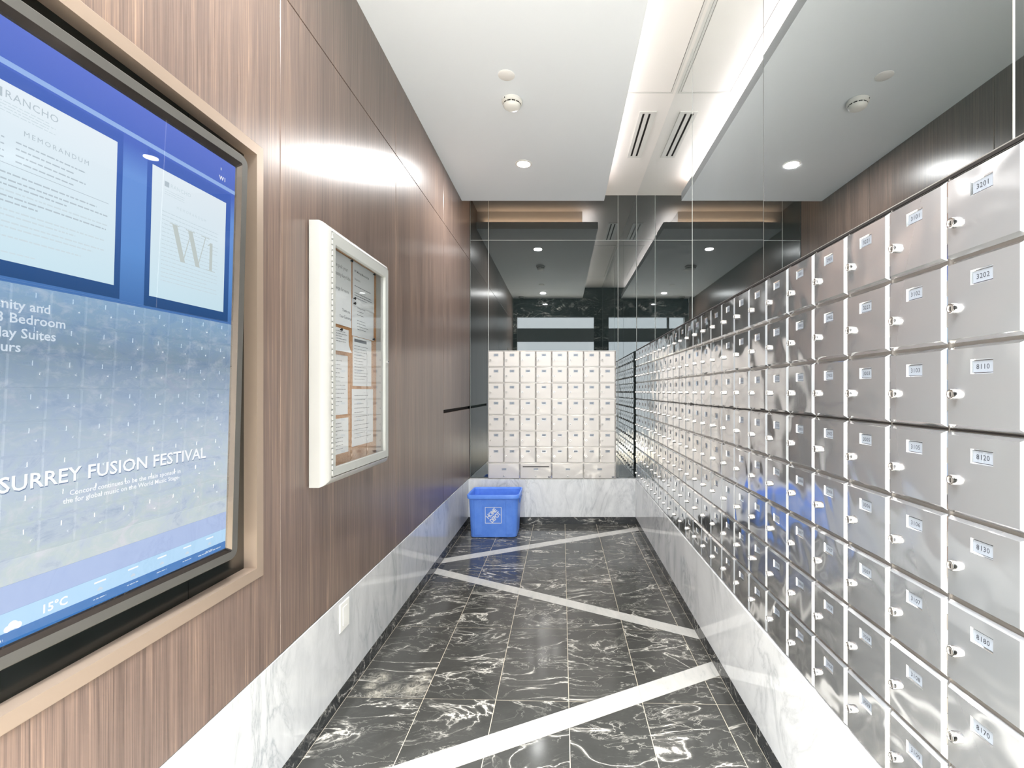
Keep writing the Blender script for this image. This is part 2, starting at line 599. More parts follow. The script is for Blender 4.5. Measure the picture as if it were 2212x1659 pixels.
def slab(name, parent, x0, x1, y0, y1, z0, z1, mat, face):
    """stone slab with a small chamfer on the top edge of its room side"""
    b = MB()
    c = 0.002
    if face == '+x':
        pr = [(x0, z0), (x1, z0), (x1, z1 - c), (x1 - c, z1), (x0, z1)]
        b.loops([[(p, y0, q) for p, q in pr], [(p, y1, q) for p, q in pr]], mat)
    elif face == '-x':
        pr = [(x1, z0), (x0, z0), (x0, z1 - c), (x0 + c, z1), (x1, z1)]
        b.loops([[(p, y0, q) for p, q in pr], [(p, y1, q) for p, q in pr]], mat)
    else:
        pr = [(y1, z0), (y0, z0), (y0, z1 - c), (y0 + c, z1), (y1, z1)]
        b.loops([[(x0, p, q) for p, q in pr], [(x1, p, q) for p, q in pr]], mat)
    return b.build(name, parent)

bl = tag(slab('baseboard_left', None, XL - 0.018, XL + 0.0015, Y0, YB - 0.001, MBt, MT - 0.001, MARBLE_L, '+x'), kind='structure')
slab('plinth', bl, XL - 0.018, XL + 0.0005, Y0, YB - 0.001, -H, MBt - 0.0008, PLINTH, '+x')
br = tag(slab('baseboard_right', None, 0.6405, 0.664, Y0, YB - 0.001, MBt, MT, MARBLE_R, '-x'), kind='structure')
slab('plinth', br, 0.6425, 0.664, Y0, YB - 0.001, -H, MBt - 0.0008, PLINTH, '-x')
bb = tag(slab('baseboard_back', None, XL, XM, YB, YG + 0.004, MBt, MT - 0.002, MARBLE_B, '-y'), kind='structure')
slab('plinth', bb, XL, XM, YB + 0.001, YG + 0.004, -H, MBt - 0.0008, PLINTH, '-y')

# far wall and mailbox wall: black core, mirror panes with pale polished joints
G = 0.0022
wb = MB().box(XL - 0.05, XM + 0.2, YG + 0.006, YG + 0.12, -H, 1.80, BLACKP)
wall_back = tag(wb.build('wall_back'), kind='structure')
jb = MB()
jb.box(XL + 0.003, XM, YG + 0.0045, YG + 0.0058, MT, ZR, SEAM)
jb.build('joint', wall_back)
G = 0.0022
zs = [(MT, 1.340), (1.340, ZR)]
xsb = [(XL + 0.006, -0.651), (-0.651, 0.4957), (0.4957, XM - 0.001)]
for z0, z1 in zs:
    for x0, x1 in xsb:
        MB().box(x0 + (G if x0 > XL + 0.01 else 0), x1 - G, YG, YG + 0.004, z0 + (G if z0 > 0 else 0), z1 - (G if z1 < 1.5 else 0), MIRROR).build('pane', wall_back)
wr = MB().box(XM + 0.006, XM + 0.12, Y0 - 0.1, YG + 0.006, -H, 1.80, BLACKP)
wall_right = tag(wr.build('wall_right'), kind='structure')
jr = MB()
jr.box(XM + 0.0045, XM + 0.0058, Y0, YG, 0.365, ZR, SEAM)
for yj in (0.700, 1.567, 2.432, 3.330):
    jr.box(XM + 0.0002, XM + 0.0046, yj - G + 0.0002, yj + G - 0.0002, 0.366, ZR, SEAM)
jr.build('joint', wall_right)
ysr = [Y0, 0.700, 1.567, 2.432, 3.330, YG]
for k in range(5):
    ya_, yb_ = ysr[k] + (G if k else 0), ysr[k + 1] - (G if k < 4 else 0.0006)
    t_ = (0.0, 0.0012, -0.0012, 0.0008, 0.0)[k]            # panes hung a hair out of plane
    pv = [(x + t_ * (1 if y == ya_ else -1), y, z) for x in (XM, XM + 0.003) for y in (ya_, yb_) for z in (0.366, ZR)]
    MB().add(pv, [(0, 1, 3, 2), (4, 6, 7, 5), (0, 4, 5, 1), (2, 3, 7, 6), (0, 2, 6, 4), (1, 5, 7, 3)], MIRROR).build('pane', wall_right)
MB().box(XM - 0.010, XM + 0.004, 0.6635, 4.176, 0.3572, 0.3625, SLOT).box(XM - 0.008, XM + 0.004, 0.6635, 4.176, 0.3627, 0.3655, FRAME).build('ledge_trim', wall_right)

# ceiling: cove slab with dropped soffit and its lip
ceil = MB().box(-1.02, XM + 0.12, Y0 - 0.1, YG + 0.12, ZR, ZR + 0.12, PAINT_W)
ceiling = tag(ceil.build('ceiling'), kind='structure')
so = MB()
so.box(XL, 0.343, Y0, 3.905, ZS, ZT, PAINT)
so.build('soffit', ceiling)
up = MB().box(XL, 0.196, Y0, 3.86, ZT, ZR, PAINT_W)
up.build('cove_upstand', ceiling)
# LED tape lying on the lip
LED = emit('led_tape_warm', (1.0, 0.88, 0.82, 1), 1.0)
LEDB = emit('led_tape_amber', (1.0, 0.66, 0.42, 1), 0.6)
led = thing('led_tape', 'warm white LED tape lying on the soffit lip beside the mirror', 'light', (0.215, 0, ZT))
MB().box(0, 0.010, 0.55, 3.85, 0.0, 0.004, LED).build('tape', led)
led2 = thing('led_tape', 'amber LED tape lying on the soffit lip before the far mirror', 'light', (0, 3.868, ZT))
MB().box(-0.78, 0.19, 0, 0.010, 0.0, 0.004, LEDB).build('tape', led2)

# door wall behind: stone header and jambs around the open doorway, then the lobby with its windows
wf = MB()
wf.box(XL, XM, Y0 - 0.10, Y0, 1.244, 1.80, STONE)
wf.box(XL - 0.2, -0.75, Y0 - 0.10, Y0, -H, 1.244, STONE)
wf.box(0.533, XM + 0.12, Y0 - 0.10, Y0, -H, 1.244, STONE)
wf.box(-2.7, XL - 0.2, Y0 - 0.10, Y0 - 0.05, -H, 1.85, LOBBYP)
wf.box(XM + 0.12, 2.7, Y0 - 0.10, Y0 - 0.05, -H, 1.85, LOBBYP)
tag(wf.build('wall_front'), kind='structure')
wy = -2.4
wo = MB()
wo.box(-2.8, -2.7, wy - 0.1, Y0 - 0.1, -H, 1.85, LOBBYP)
wo.box(2.7, 2.8, wy - 0.1, Y0 - 0.1, -H, 1.85, LOBBYP)
wo.box(-2.7, 2.7, wy - 0.1, wy, -H, -0.95, LOBBYP)
wo.box(-2.7, -2.3, wy - 0.1, wy, -0.95, 1.85, LOBBYP)
wo.box(2.3, 2.7, wy - 0.1, wy, -0.95, 1.85, LOBBYP)
tag(wo.build('wall_lobby'), kind='structure')
tag(MB().box(-2.8, 2.8, wy - 0.1, Y0 - 0.1, 1.85, 1.95, PAINT).build('ceiling_lobby'), kind='structure')
DK = plain('dark_window_metal', rgb(40, 42, 44), 0.4, 0.3)
win = MB()
win.box(-2.3, 2.3, wy - 0.08, wy - 0.02, 1.135, 1.44, DK)
for x in (-2.3, -1.15, 1.1, 2.25):
    win.box(x, x + 0.05, wy - 0.07, wy - 0.03, -0.95, 1.135, DK)
    win.box(x, x + 0.05, wy - 0.07, wy - 0.03, 1.44, 1.85, DK)
window_1 = tag(win.build('window_1'), kind='structure')
for x0, x1 in ((-2.25, -1.15), (-1.10, 1.10), (1.15, 2.25)):
    MB().box(x0, x1, wy - 0.054, wy - 0.048, -0.95, 1.135, WPANE).build('pane', window_1)
    MB().box(x0, x1, wy - 0.054, wy - 0.048, 1.44, 1.85, WPANE).build('pane', window_1)

# ------------------------------------------------------------------ mailbox banks
P, PW, PR = 0.140, 0.1393, 0.1404      # row height, column widths of the far and the long bank

def door_mesh(w, h, hole, mat):
    """pillow-edged steel door: x right, z up, outward is -y; origin at lower left of the cell"""
    b = MB()
    g = 0.0030
    D = 0.010
    o = (g, w - g, g, h - g)
    i = (g + 0.003, w - g - 0.006, g + 0.006, h - g - 0.005)
    def lp(r, y): return [(r[0], y, r[2]), (r[1], y, r[2]), (r[1], y, r[3]), (r[0], y, r[3])]
    # rolled edge: upright flange, then bevel, then a shallow step to the face
    b.loops([lp(o, 0), lp(o, -D * 0.35), lp(i, -D)], mat, False, False)
    hx0, hx1, hz0, hz1 = hole
    k = 0.0018
    ho = (hx0 - k, hx1 + k, hz0 - k, hz1 + k)
    b.loops([lp(i, -D), lp(ho, -D)], mat, False, False)
    b.loops([lp(ho, -D), lp(hole, -D + 0.003), ], CHROME, False, True)
    me = b.build('door', None)
    m = me.data
    bpy.data.objects.remove(me)
    return m

def lock_mesh(r=0.0088):
    b = MB()
    b.lathe((0, 0, 0), [(r, 0), (r, -0.0075), (r * 0.86, -0.0098), (r * 0.74, -0.0098), (r * 0.70, -0.0084)], CHROME, 18, 'y', False, False)
    b.lathe((0, 0, 0), [(r * 0.70, -0.0084), (r * 0.30, -0.0092)], FRAME, 18, 'y', False, True)
    b.box(-0.0009, 0.0009, -0.0096, -0.0086, -0.0040, 0.0030, SLOT)
    o = b.build('lock', None, smooth=True)
    m = o.data
    bpy.data.objects.remove(o)
    return m

def hinge_mesh():
    b = MB()
    n = 5
    L = (P - 0.010) / n
    for k in range(n):
        b.lathe((0, 0, 0.005 + k * L), [(0.0024, 0.0006), (0.0024, L - 0.0008)], FRAME if k % 2 else CHROME, 8, 'z')
    o = b.build('hinge', None)
    m = o.data
    bpy.data.objects.remove(o)
    return m

HOLE = (0.0515, 0.0878, P - 0.0475, P - 0.0285)
DOOR = door_mesh(PW, P, HOLE, STEEL_LIT)
HOLE2 = (PW - 0.018, PW + 0.018, 0.078, 0.092)
DOORR = door_mesh(PR, P, HOLE, STEEL)
DOORW = door_mesh(PW * 2, P, HOLE2, STEEL_LIT)
LOCK, HINGE = lock_mesh(), hinge_mesh()

def plate_obj(num, door, hole, size=0.0112):
    b = MB()
    x0, x1, z0, z1 = hole
    rect(b, x0 + 0.0004, x1 - 0.0004, z0 + 0.0004, z1 - 0.0004, PLATE, -0.0074)
    if num:
        put_text(b, num, (x0 + x1) / 2, (z0 + z1) / 2 - size * 0.36, size, INK, -0.0077, 'CENTER', 0.0, 1.08)
    return b.build('number_plate', door, recalc=False)

def add_door(bank, c, rtop, rows, num, mesh=DOOR, hole=HOLE, lock=(0.0215, 0.059), hinge=True, wide=False, pw=PW):
    d = link('door', mesh, bank, (c * pw, 0, (rows - 1 - rtop) * P))
    plate_obj(num, d, hole)
    link('lock', LOCK, d, (lock[0], -0.0095, lock[1]))
    if hinge:
        link('hinge', HINGE, d, ((2 if wide else 1) * pw - 0.0012, -0.0035, 0))
    return d

def numbers_right(c):
    """column c counted from the far end; the two nearest columns carry the numbers read in the photo"""
    k = 24 - c
    if k == 0:
        return ['3201', '3202', '8110', '8120', '8130', '8180', '8170', '8190']
    if k == 1:
        return ['3101', '3102', '3103', '3105', '3106', '3107', '3108', '3109']
    if k == 2:
        return ['3221', '3222', '3003', '3005', '3006', '3007', '3008', '3009']
    f = 32 - k
    return ['%d0%d' % (f, q) for q in (1, 2, 3, 5, 6, 7, 8, 9)]

NC = 25
bankR = thing('mailbox_bank', 'long bank of numbered stainless steel mailboxes under the mirror, eight rows high', 'mailboxes',
              (XR + 0.010, 4.1738, MT), R(-90))
cs = MB()
W = NC * PR
cs.box(-0.002, W, 0.0, 0.0105, 0, 8 * P, FRAME)
cs.build('case', bankR)
cs = MB()
for c in range(NC + 1):
    cs.box(c * PR - 0.0011, c * PR + 0.0011, -0.0030, 0.0, 0, 8 * P, FRAME)
cs.box(0, W, -0.0022, 0.0, 5 * P - 0.0014, 5 * P + 0.0014, SLOT)
cs.build('divider', bankR)
for c in range(NC):
    nums = numbers_right(c)
    for r in range(8):
        add_door(bankR, c, r, 8, nums[r], DOORR, pw=PR)

bankB = thing('mailbox_bank', 'small square bank of steel mailboxes coloured paler to look lit on the far wall above the marble', 'mailboxes',
              (-0.6457, YB + 0.012, MT), 0.0)
cs = MB()
W = 8 * PW
cs.box(-0.002, W + 0.004, 0.0, 0.047, 0, 8 * P + 0.003, FRAME)
cs.build('case', bankB)
cs = MB()
for c in range(0, 9):
    wv = 0.0016 if c % 2 == 0 else 0.0011
    cs.box(c * PW - wv, c * PW + wv, -0.0035, 0.0, P if c % 2 else 0, 8 * P, FRAME)
cs.build('divider', bankB)
tens = [['1201', '1301', '1401', '1501', '1601', '1701', '1801', '1901']]
for c in range(8):
    for r in range(7):
        f = (10, 11, 17, 18, 19, 20, 21, 22)[c]
        add_door(bankB, c, r, 8, '%d0%d' % (f, (1, 2, 3, 5, 6, 7, 8)[r]))
for k in range(4):
    d = add_door(bankB, 2 * k, 7, 8, '', DOORW, HOLE2, (PW, 0.026), True, True)
    if k == 1:
        MB().box(0.024, 2 * PW - 0.024, -0.0112, -0.0098, 0.104, 0.111, SLOT).build('letter_slot', d)
    if k in (1, 3):
        b = MB()
        rect(b, 2 * PW - 0.034, 2 * PW - 0.012, 0.012, 0.024, PRINTD, -0.0103)
        rect(b, 2 * PW - 0.026, 2 * PW - 0.021, 0.017, 0.024, PAPER, -0.0106)
        b.build('maker_mark', d, recalc=False)

# ------------------------------------------------------------------ left wall: bronze trimmed niche with the lobby display
nt = MB()
o_ = [(0.5605, -0.4995), (1.3045, -0.4995), (1.3045, 0.6605), (0.5605, 0.6605)]
i_ = [(0.5895, -0.4705), (1.2755, -0.4705), (1.2755, 0.6315), (0.5895, 0.6315)]
nt.loops([[(XL - 0.018, y, z) for y, z in o_], [(XL + 0.003, y, z) for y, z in o_], [(XL + 0.004, y + (0.0015 if y < 1 else -0.0015), z + (0.0015 if z < 0 else -0.0015)) for y, z in o_],
          [(XL + 0.004, y, z) for y, z in i_], [(XL - 0.031, y, z) for y, z in i_]], BRONZE, False, False)
trim_1 = tag(nt.build('trim_1'), kind='structure')
nb = MB()
for y0, y1 in ((0.58, 1.085), (1.0865, 1.285)):
    nb.box(XL - 0.045, XL - 0.031, y0, y1, -0.48, 0.64, BLACKP)
nb.build('back_panel', trim_1)

S = 0.962
u = Vector((.0367, 1, 0)).normalized()
v = Vector((.0279, 0, 1)).normalized()
n = u.cross(v).normalized()
v = n.cross(u)
tv = thing('display_screen', 'tall digital notice screen showing memos and a festival picture in the bronze niche', 'screen')
Mx = Matrix((u, -n, v)).transposed().to_4x4()
Mx.translation = Vector((-.8387, 1.24, -.4277)) * S
tv.matrix_world = Mx
tv.scale = (S, S, S)
b = MB()
def rr(x0, x1, z0, z1, r, y, seg=5):
    out = []
    for cx_, cz_, a0 in ((x1 - r, z0 + r, -90), (x1 - r, z1 - r, 0), (x0 + r, z1 - r, 90), (x0 + r, z0 + r, 180)):
        for k in range(seg + 1):
            a = R(a0 + 90 * k / seg)
            out.append((cx_ + r * math.cos(a), y, cz_ + r * math.sin(a)))
    return out
BX0, BX1, BZ0, BZ1 = -0.607, 0.0, 0.0, 1.0296
b.loops([rr(BX0, BX1, BZ0, BZ1, 0.022, 0.016), rr(BX0, BX1, BZ0, BZ1, 0.022, 0.003), rr(BX0 + .003, BX1 - .003, BZ0 + .003, BZ1 - .003, 0.020, 0.0),
         rr(BX0 + .022, BX1 - .022, BZ0 + .022, BZ1 - .022, 0.004, 0.0)], BEZEL, True, False)
b.build('bezel', tv, smooth=True)
b = MB()
b.loops([rr(BX0 + .022, BX1 - .022, BZ0 + .022, BZ1 - .022, 0.004, 0.0), rr(BX0 + .033, BX1 - .033, BZ0 + .033, BZ1 - .037, 0.002, 0.010)], BEZEL_IN, False, False)
b.build('inner_bezel', tv)

# screen picture (backlit): flat layers half a millimetre apart
SX0, SX1, SZ0, SZ1 = -0.574, -0.033, 0.033, 0.9926
SCREEN = 0.66
def m_pic(name, stops, noise_sc=0, amt=0.0, strength=0.8):
    t = NT(name)
    tc = t.n('TexCoord')
    sp = t.n('SeparateXYZ')
    t.l(tc.outputs['Object'], sp.inputs[0])
    c = t.ramp(sp.outputs[2], stops)
    if noise_sc:
        v_ = t.coords((1, 1, 1.6))
        nz = t.noise(v_, noise_sc, 7, 0.7, 1.0)
        nz2 = t.noise(v_, noise_sc * 2.6, 6, 0.7, 0.4)
        tint = t.ramp(nz, [(0.30, rgb(120, 150, 185)), (0.45, rgb(190, 205, 225)), (0.55, rgb(196, 214, 212)), (0.68, rgb(226, 222, 232)), (0.8, rgb(170, 180, 205))])
        c = t.mix(t.math('MULTIPLY', t.ramp(sp.outputs[2], [(0.20, (1, 1, 1)), (0.40, (0.35, 0.35, 0.35))]), amt), c, tint)
        c = t.mix(t.math('MULTIPLY', t.ramp(nz2, [(0.5, (0, 0, 0)), (0.7, (1, 1, 1))]), amt * 0.4), c, rgb(236, 238, 244))
    e = t.n('Emission')
    t.l(c, e.inputs[0])
    e.inputs[1].default_value = strength * SCREEN
    t.l(e.outputs[0], t.out.inputs[0])
    return t.m
PIC_BLUE = m_pic('screen_blue', [(0.58, rgb(70, 112, 172)), (0.70, rgb(98, 146, 212)), (0.85, rgb(112, 152, 222)), (0.91, rgb(84, 112, 200)), (0.99, rgb(98, 120, 212))], strength=1.0)
PIC_DARK = m_pic('screen_navy', [(0.60, rgb(46, 82, 132)), (0.64, rgb(52, 90, 146)), (0.80, rgb(70, 108, 182)), (0.92, rgb(78, 108, 196))], strength=0.95)
PIC_DOC = m_pic('screen_document', [(0.62, rgb(204, 228, 240)), (0.90, rgb(232, 240, 248))], strength=1.0)
PIC_FEST = m_pic('screen_festival', [(0.13, rgb(226, 232, 238)), (0.28, rgb(206, 218, 238)), (0.40, rgb(160, 180, 206)), (0.50, rgb(104, 132, 162)), (0.60, rgb(120, 164, 206))], 13, 0.6, 0.88)  # darker blue-grey upper part paints in a reflection on the glass
PIC_LAV = emit('screen_lavender', rgb(180, 198, 238), 0.92)
PIC_SKY = emit('screen_sky', rgb(184, 220, 250), 0.98)
PIC_SEA = emit('screen_sea', rgb(70, 128, 196), 0.95)
PIC_LINE = emit('screen_line', rgb(156, 186, 240), 0.95)
PIC_WHITE = emit('screen_white', rgb(250, 251, 255), 1.0)
PIC_PALE = emit('screen_pale_text', rgb(206, 218, 232), 1.0)
PIC_GREY = emit('screen_grey_text', rgb(184, 196, 205), 1.0)
PIC_FAINT = emit('screen_faint_text', rgb(206, 219, 227), 1.0)
PIC_BEIGE = emit('screen_beige_text', rgb(196, 204, 202), 1.0)
PIC_SHADE = emit('screen_type_shadow', rgb(120, 140, 172), 0.9)
ys = 0.0100
scr = MB()
rect(scr, SX0, SX1, SZ0, SZ1, PIC_BLUE, ys)
screen = scr.build('screen', tv, recalc=False)
b = MB()
y1 = ys - 0.0004
rect(b, SX0, SX1, 0.922, 0.931, PIC_LINE, y1)
rect(b, -0.562, -0.327, 0.604, 0.918, PIC_DARK, y1)
rect(b, -0.276, -0.046, 0.601, 0.917, PIC_DARK, y1)
rect(b, SX0, SX1, 0.126, 0.596, PIC_FEST, y1)
rect(b, SX0, SX1, 0.0835, 0.1258, PIC_LAV, y1)
rect(b, SX0, SX1, 0.052, 0.0833, PIC_SKY, y1)
rect(b, SX0, SX1, SZ0, 0.0517, PIC_SEA, y1)
y2 = ys - 0.0008
rect(b, -0.542, -0.339, 0.628, 0.897, PIC_DOC, y2)
rect(b, -0.265, -0.062, 0.623, 0.891, PIC_DOC, y2)
b.build('picture', screen, recalc=False)
b = MB()
y3 = ys - 0.0012
def bars(x0, x1, z, mat, h=0.0022, seed=0, gap=0.0018):
    h = h * 0.8
    rg = random.Random(seed)
    x = x0
    while x < x1:
        w = rg.uniform(0.003, 0.012)
        rect(b, x, min(x + w, x1), z, z + h, mat, y3)
        x += w + gap
# first memo
put_text(b, 'RANCHO', -0.516, 0.874, 0.0165, PIC_GREY, y3, space=1.1)
rect(b, -0.532, -0.519, 0.872, 0.886, PIC_GREY, y3)
for k in range(4):
    bars(-0.530, -0.455 + 0.01 * (k % 2), 0.866 - 0.0045 * k, PIC_FAINT, 0.0016, k)
put_text(b, 'MEMORANDUM', -0.440, 0.828, 0.0115, PIC_GREY, y3, 'CENTER', 0.0, 1.35)
for k, z in enumerate((0.812, 0.802, 0.792, 0.782)):
    bars(-0.528, -0.515, z, PIC_GREY, 0.0026, 40 + k)
    bars(-0.500, -0.395 - 0.02 * (k % 2), z, PIC_GREY, 0.0028, 50 + k)
rect(b, -0.528, -0.353, 0.7745, 0.7755, PIC_GREY, y3)
for k, (z, x1, m) in enumerate(((0.760, -0.375, PIC_GREY), (0.750, -0.355, PIC_GREY), (0.742, -0.425, PIC_GREY), (0.733, -0.355, PIC_FAINT), (0.725, -0.357, PIC_GREY), (0.717, -0.468, PIC_GREY),
                                (0.704, -0.36, PIC_FAINT), (0.696, -0.41, PIC_FAINT), (0.686, -0.36, PIC_FAINT), (0.678, -0.38, PIC_FAINT), (0.664, -0.40, PIC_FAINT))):
    bars(-0.528, x1, z, m, 0.0030, 60 + k)
bars(-0.528, -0.47, 0.640, PIC_FAINT, 0.0022, 90)
# second memo
put_text(b, 'RANCHO', -0.222, 0.861, 0.0118, PIC_FAINT, y3, space=1.1)
rect(b, -0.236, -0.225, 0.859, 0.870, PIC_GREY, y3)
for k in range(3):
    bars(-0.236, -0.185, 0.852 - 0.0045 * k, PIC_FAINT, 0.0014, 100 + k)
put_text(b, 'MEMORANDUM', -0.164, 0.822, 0.0085, PIC_FAINT, y3, 'CENTER', 0.0, 1.55)
for k in range(18):
    bars(-0.240, -0.085 - 0.03 * (k % 4 == 3), 0.805 - 0.0085 * k, PIC_FAINT, 0.0022, 110 + k)
# serif W1 drawn as strokes
def stroke(p, q, w, mat, y):
    b.add([(p[0] - w / 2, y, p[1]), (p[0] + w / 2, y, p[1]), (q[0] + w / 2, y, q[1]), (q[0] - w / 2, y, q[1])], [(0, 1, 2, 3)], mat)
y4 = ys - 0.0016
stroke((-0.209, 0.786), (-0.186, 0.712), 0.0125, PIC_BEIGE, y4)
stroke((-0.165, 0.786), (-0.186, 0.712), 0.0022, PIC_BEIGE, y4)
stroke((-0.168, 0.786), (-0.145, 0.712), 0.0125, PIC_BEIGE, y4)
stroke((-0.124, 0.786), (-0.145, 0.712), 0.0022, PIC_BEIGE, y4)
for x in (-0.209, -0.167, -0.124):
    rect(b, x - 0.013, x + 0.012, 0.7855, 0.7872, PIC_BEIGE, y4)
rect(b, -0.111, -0.1025, 0.714, 0.778, PIC_BEIGE, y4)
stroke((-0.116, 0.770), (-0.106, 0.778), 0.004, PIC_BEIGE, y4)
rect(b, -0.120, -0.093, 0.7120, 0.7137, PIC_BEIGE, y4)
# headings on the festival picture
for s, x, z, sz in (('Amenity and', -0.555, 0.556, 0.0215), ('2 & 3 Bedroom', -0.556, 0.535, 0.0215), ('Display Suites', -0.556, 0.512, 0.0215), ('hours', -0.536, 0.490, 0.0215)):
    put_text(b, s, x, z, sz, PIC_PALE, y3, 'LEFT', 0.0003)
put_text(b, 'SURREY FUSION FESTIVAL', -0.3075, 0.2700, 0.0345, PIC_SHADE, y3, 'CENTER', 0.0006, 1.02)
put_text(b, 'SURREY FUSION FESTIVAL', -0.3085, 0.2718, 0.0345, PIC_WHITE, y4, 'CENTER', 0.0006, 1.02)
put_text(b, 'Concord continues to be the main sponsor in', -0.292, 0.2475, 0.0125, PIC_WHITE, y3, 'CENTER', 0.0002)
put_text(b, 'the for global music on the World Music Stage', -0.300, 0.2345, 0.0125, PIC_WHITE, y3, 'CENTER', 0.0002)
# top corner mark, weather strip
put_text(b, 'W1', -0.076, 0.940, 0.014, PIC_WHITE, y3, 'CENTER', 0.0003)
rect(b, -0.083, -0.080, 0.963, 0.969, PIC_PALE, y3)
put_text(b, '15\u00b0C', -0.427, 0.0590, 0.0200, PIC_WHITE, y3, 'CENTER', 0.0005)
def cloud(x, z, s, mat):
    for dx, dz, r in ((-0.45, 0, 0.32), (0, 0.2, 0.45), (0.45, 0.02, 0.34)):
        pts = [(x + s * (dx + r * math.cos(k * math.pi / 6)), y3, z + s * (dz + r * math.sin(k * math.pi / 6))) for k in range(12)]
        b.add(pts, [tuple(range(12))], mat)
cloud(-0.487, 0.057, 0.016, PIC_WHITE)
for k in range(5):
    x = -0.350 + k * 0.066
    rect(b, x - 0.011, x + 0.011, 0.0735, 0.0765, PIC_WHITE, y3)
    cloud(x, 0.0605, 0.0065, PIC_PALE)
    bars(x - 0.012, x + 0.012, 0.0440, PIC_PALE, 0.0022, 200 + k)
bars(-0.12, -0.05, 0.041, PIC_PALE, 0.0028, 230)
bars(-0.565, -0.50, 0.041, PIC_WHITE, 0.0040, 231)
b.build('lettering', screen, recalc=False)
b = MB()
rect(b, SX0 - .002, SX1 + .002, SZ0 - .002, SZ1 + .002, COVER, 0.0065)
b.build('glass_pane', tv, recalc=False)

SCREEN = 1.0
# ------------------------------------------------------------------ notice board and its papers
nbd = thing('notice_board', 'shallow white glazed notice cabinet on the wood panelling', 'notice board', (XL, 1.533, -0.308), R(90))
BW, BH = 0.552, 0.858
def lpr(d, y, dr=None):
    return [(d, y, d), (BW - d, y, d), (BW - d, y, BH - d), (d, y, BH - d)]
b = MB()
b.loops([lpr(0, -0.0065), lpr(0, -0.038), lpr(0.003, -0.046), lpr(0.008, -0.054), lpr(0.015, -0.061), lpr(0.024, -0.066), lpr(0.027, -0.066), lpr(0.027, -0.010)], WHITEB, False, False)
b.build('cabinet_frame', nbd, smooth=True)
MB().box(0.012, BW - 0.012, -0.012, -0.0005, 0.012, BH - 0.012, WHITEB).build('mounting_panel', nbd)
MB().box(0.028, BW - 0.028, -0.018, -0.012, 0.028, BH - 0.028, CORK).build('cork_panel', nbd)
b = MB()
DO = (0.030, BW - 0.0275, 0.031, BH - 0.030)
DI = (0.046, BW - 0.060, 0.058, BH - 0.066)
ring(b, DO, DI, -0.070, -0.056, WHITEG)
door = b.build('door', nbd)
b = MB()
for k in range(44):
    z = 0.036 + k * (BH - 0.07) / 44
    b.lathe((0.0268, -0.0685, z), [(0.0030, 0.0), (0.0030, (BH - 0.07) / 44 - 0.004)], WHITEB, 8, 'z')
b.build('hinge', door)
b = MB()
rect(b, DI[0] - 0.002, DI[1] + 0.002, DI[2] - 0.002, DI[3] + 0.002, PANE, -0.0600)
b.build('glass_pane', door, recalc=False)
b = MB()
b.lathe((BW - 0.040, -0.070, BH * 0.505), [(0.006, 0), (0.006, -0.005), (0.004, -0.006)], CHROME, 14, 'y', False, True)
b.build('lock', door, smooth=True)

# papers hang on the cork plane (board coordinates: x along the wall, z up)
def sheet(name, label, x0, x1, z0, z1, lay, group='papers pinned in the notice cabinet', curl=0.0, tilt=0.0):
    o = thing(name, label, 'paper', (XL, 1.533, -0.308), R(90), group)
    y = -0.0185 - 0.0012 * lay
    b = MB()
    nn = 6
    vs, fs = [], []
    for i in range(nn + 1):
        for j in range(nn + 1):
            fx, fz = i / nn, j / nn
            x = x0 + (x1 - x0) * fx
            z = z0 + (z1 - z0) * fz + tilt * (x - (x0 + x1) / 2)
            vs.append((x, y - curl * max(0, 0.5 - fz) ** 2 * 4 * (0.4 + 0.6 * fx) - 0.0004, z))
    for i in range(nn):
        for j in range(nn):
            a = i * (nn + 1) + j
            fs.append((a, a + nn + 1, a + nn + 2, a + 1))
    k = len(vs)
    vs += [(x, yy + 0.0004, z) for x, yy, z in vs]
    fs += [tuple(reversed([q + k for q in f])) for f in fs]
    b.add(vs, fs, PAPER)
    b.build('page', o, smooth=True)
    t = MB()
    return o, t, y - 0.0010

def lines(t, x0, x1, z0, z1, n, y, mat, seed, h=0.0028, ragged=0.4):
    rg = random.Random(seed)
    for k in range(n):
        z = z1 - (z1 - z0) * (k + 0.5) / n
        x = x0
        e = x1 - (x1 - x0) * ragged * rg.random()
        while x < e:
            w = rg.uniform(0.006, 0.02)
            rect(t, x, min(e, x + w), z, z + h, mat, y)
            x += w + 0.003

o, t, y = sheet('notice_sheet', 'large-print notice signed by the concierge, upper sheet on the hinge side of the cabinet', 0.062, 0.278, 0.548, 0.806, 1)
for s, x, z, sz in (('Please pick your', 0.115, 0.752, 0.0200), ('community key fobs', 0.105, 0.722, 0.0200), ('See concierge for more', 0.090, 0.672, 0.0172), ('details.', 0.100, 0.648, 0.0172),
                    ('Thank you,', 0.200, 0.600, 0.0150), ('Your Concierge', 0.180, 0.576, 0.0150)):
    put_text(t, s, x, z, sz, PRINT, y)
t.build('lettering', o, recalc=False)
o, t, y = sheet('notice_sheet', 'typed notice with a bold heading, upper sheet by the lock side of the cabinet', 0.288, 0.496, 0.640, 0.808, 1)
put_text(t, 'W1 Moving Move-In/Out', 0.302, 0.768, 0.0128, PRINTD, y, 'LEFT', 0.00012, 1.06)
put_text(t, 'Important:', 0.304, 0.738, 0.0125, PRINT, y)
lines(t, 0.304, 0.476, 0.706, 0.722, 1, y, PRINT, 3)
lines(t, 0.304, 0.480, 0.664, 0.692, 3, y, PRINT, 4)
t.build('lettering', o, recalc=False)
o, t, y = sheet('notice_sheet', 'small-print sheet pinned just under the bold-headed notice', 0.286, 0.494, 0.522, 0.662, 0)
lines(t, 0.330, 0.440, 0.600, 0.640, 3, y, PRINT, 5, 0.0018, 0.5)
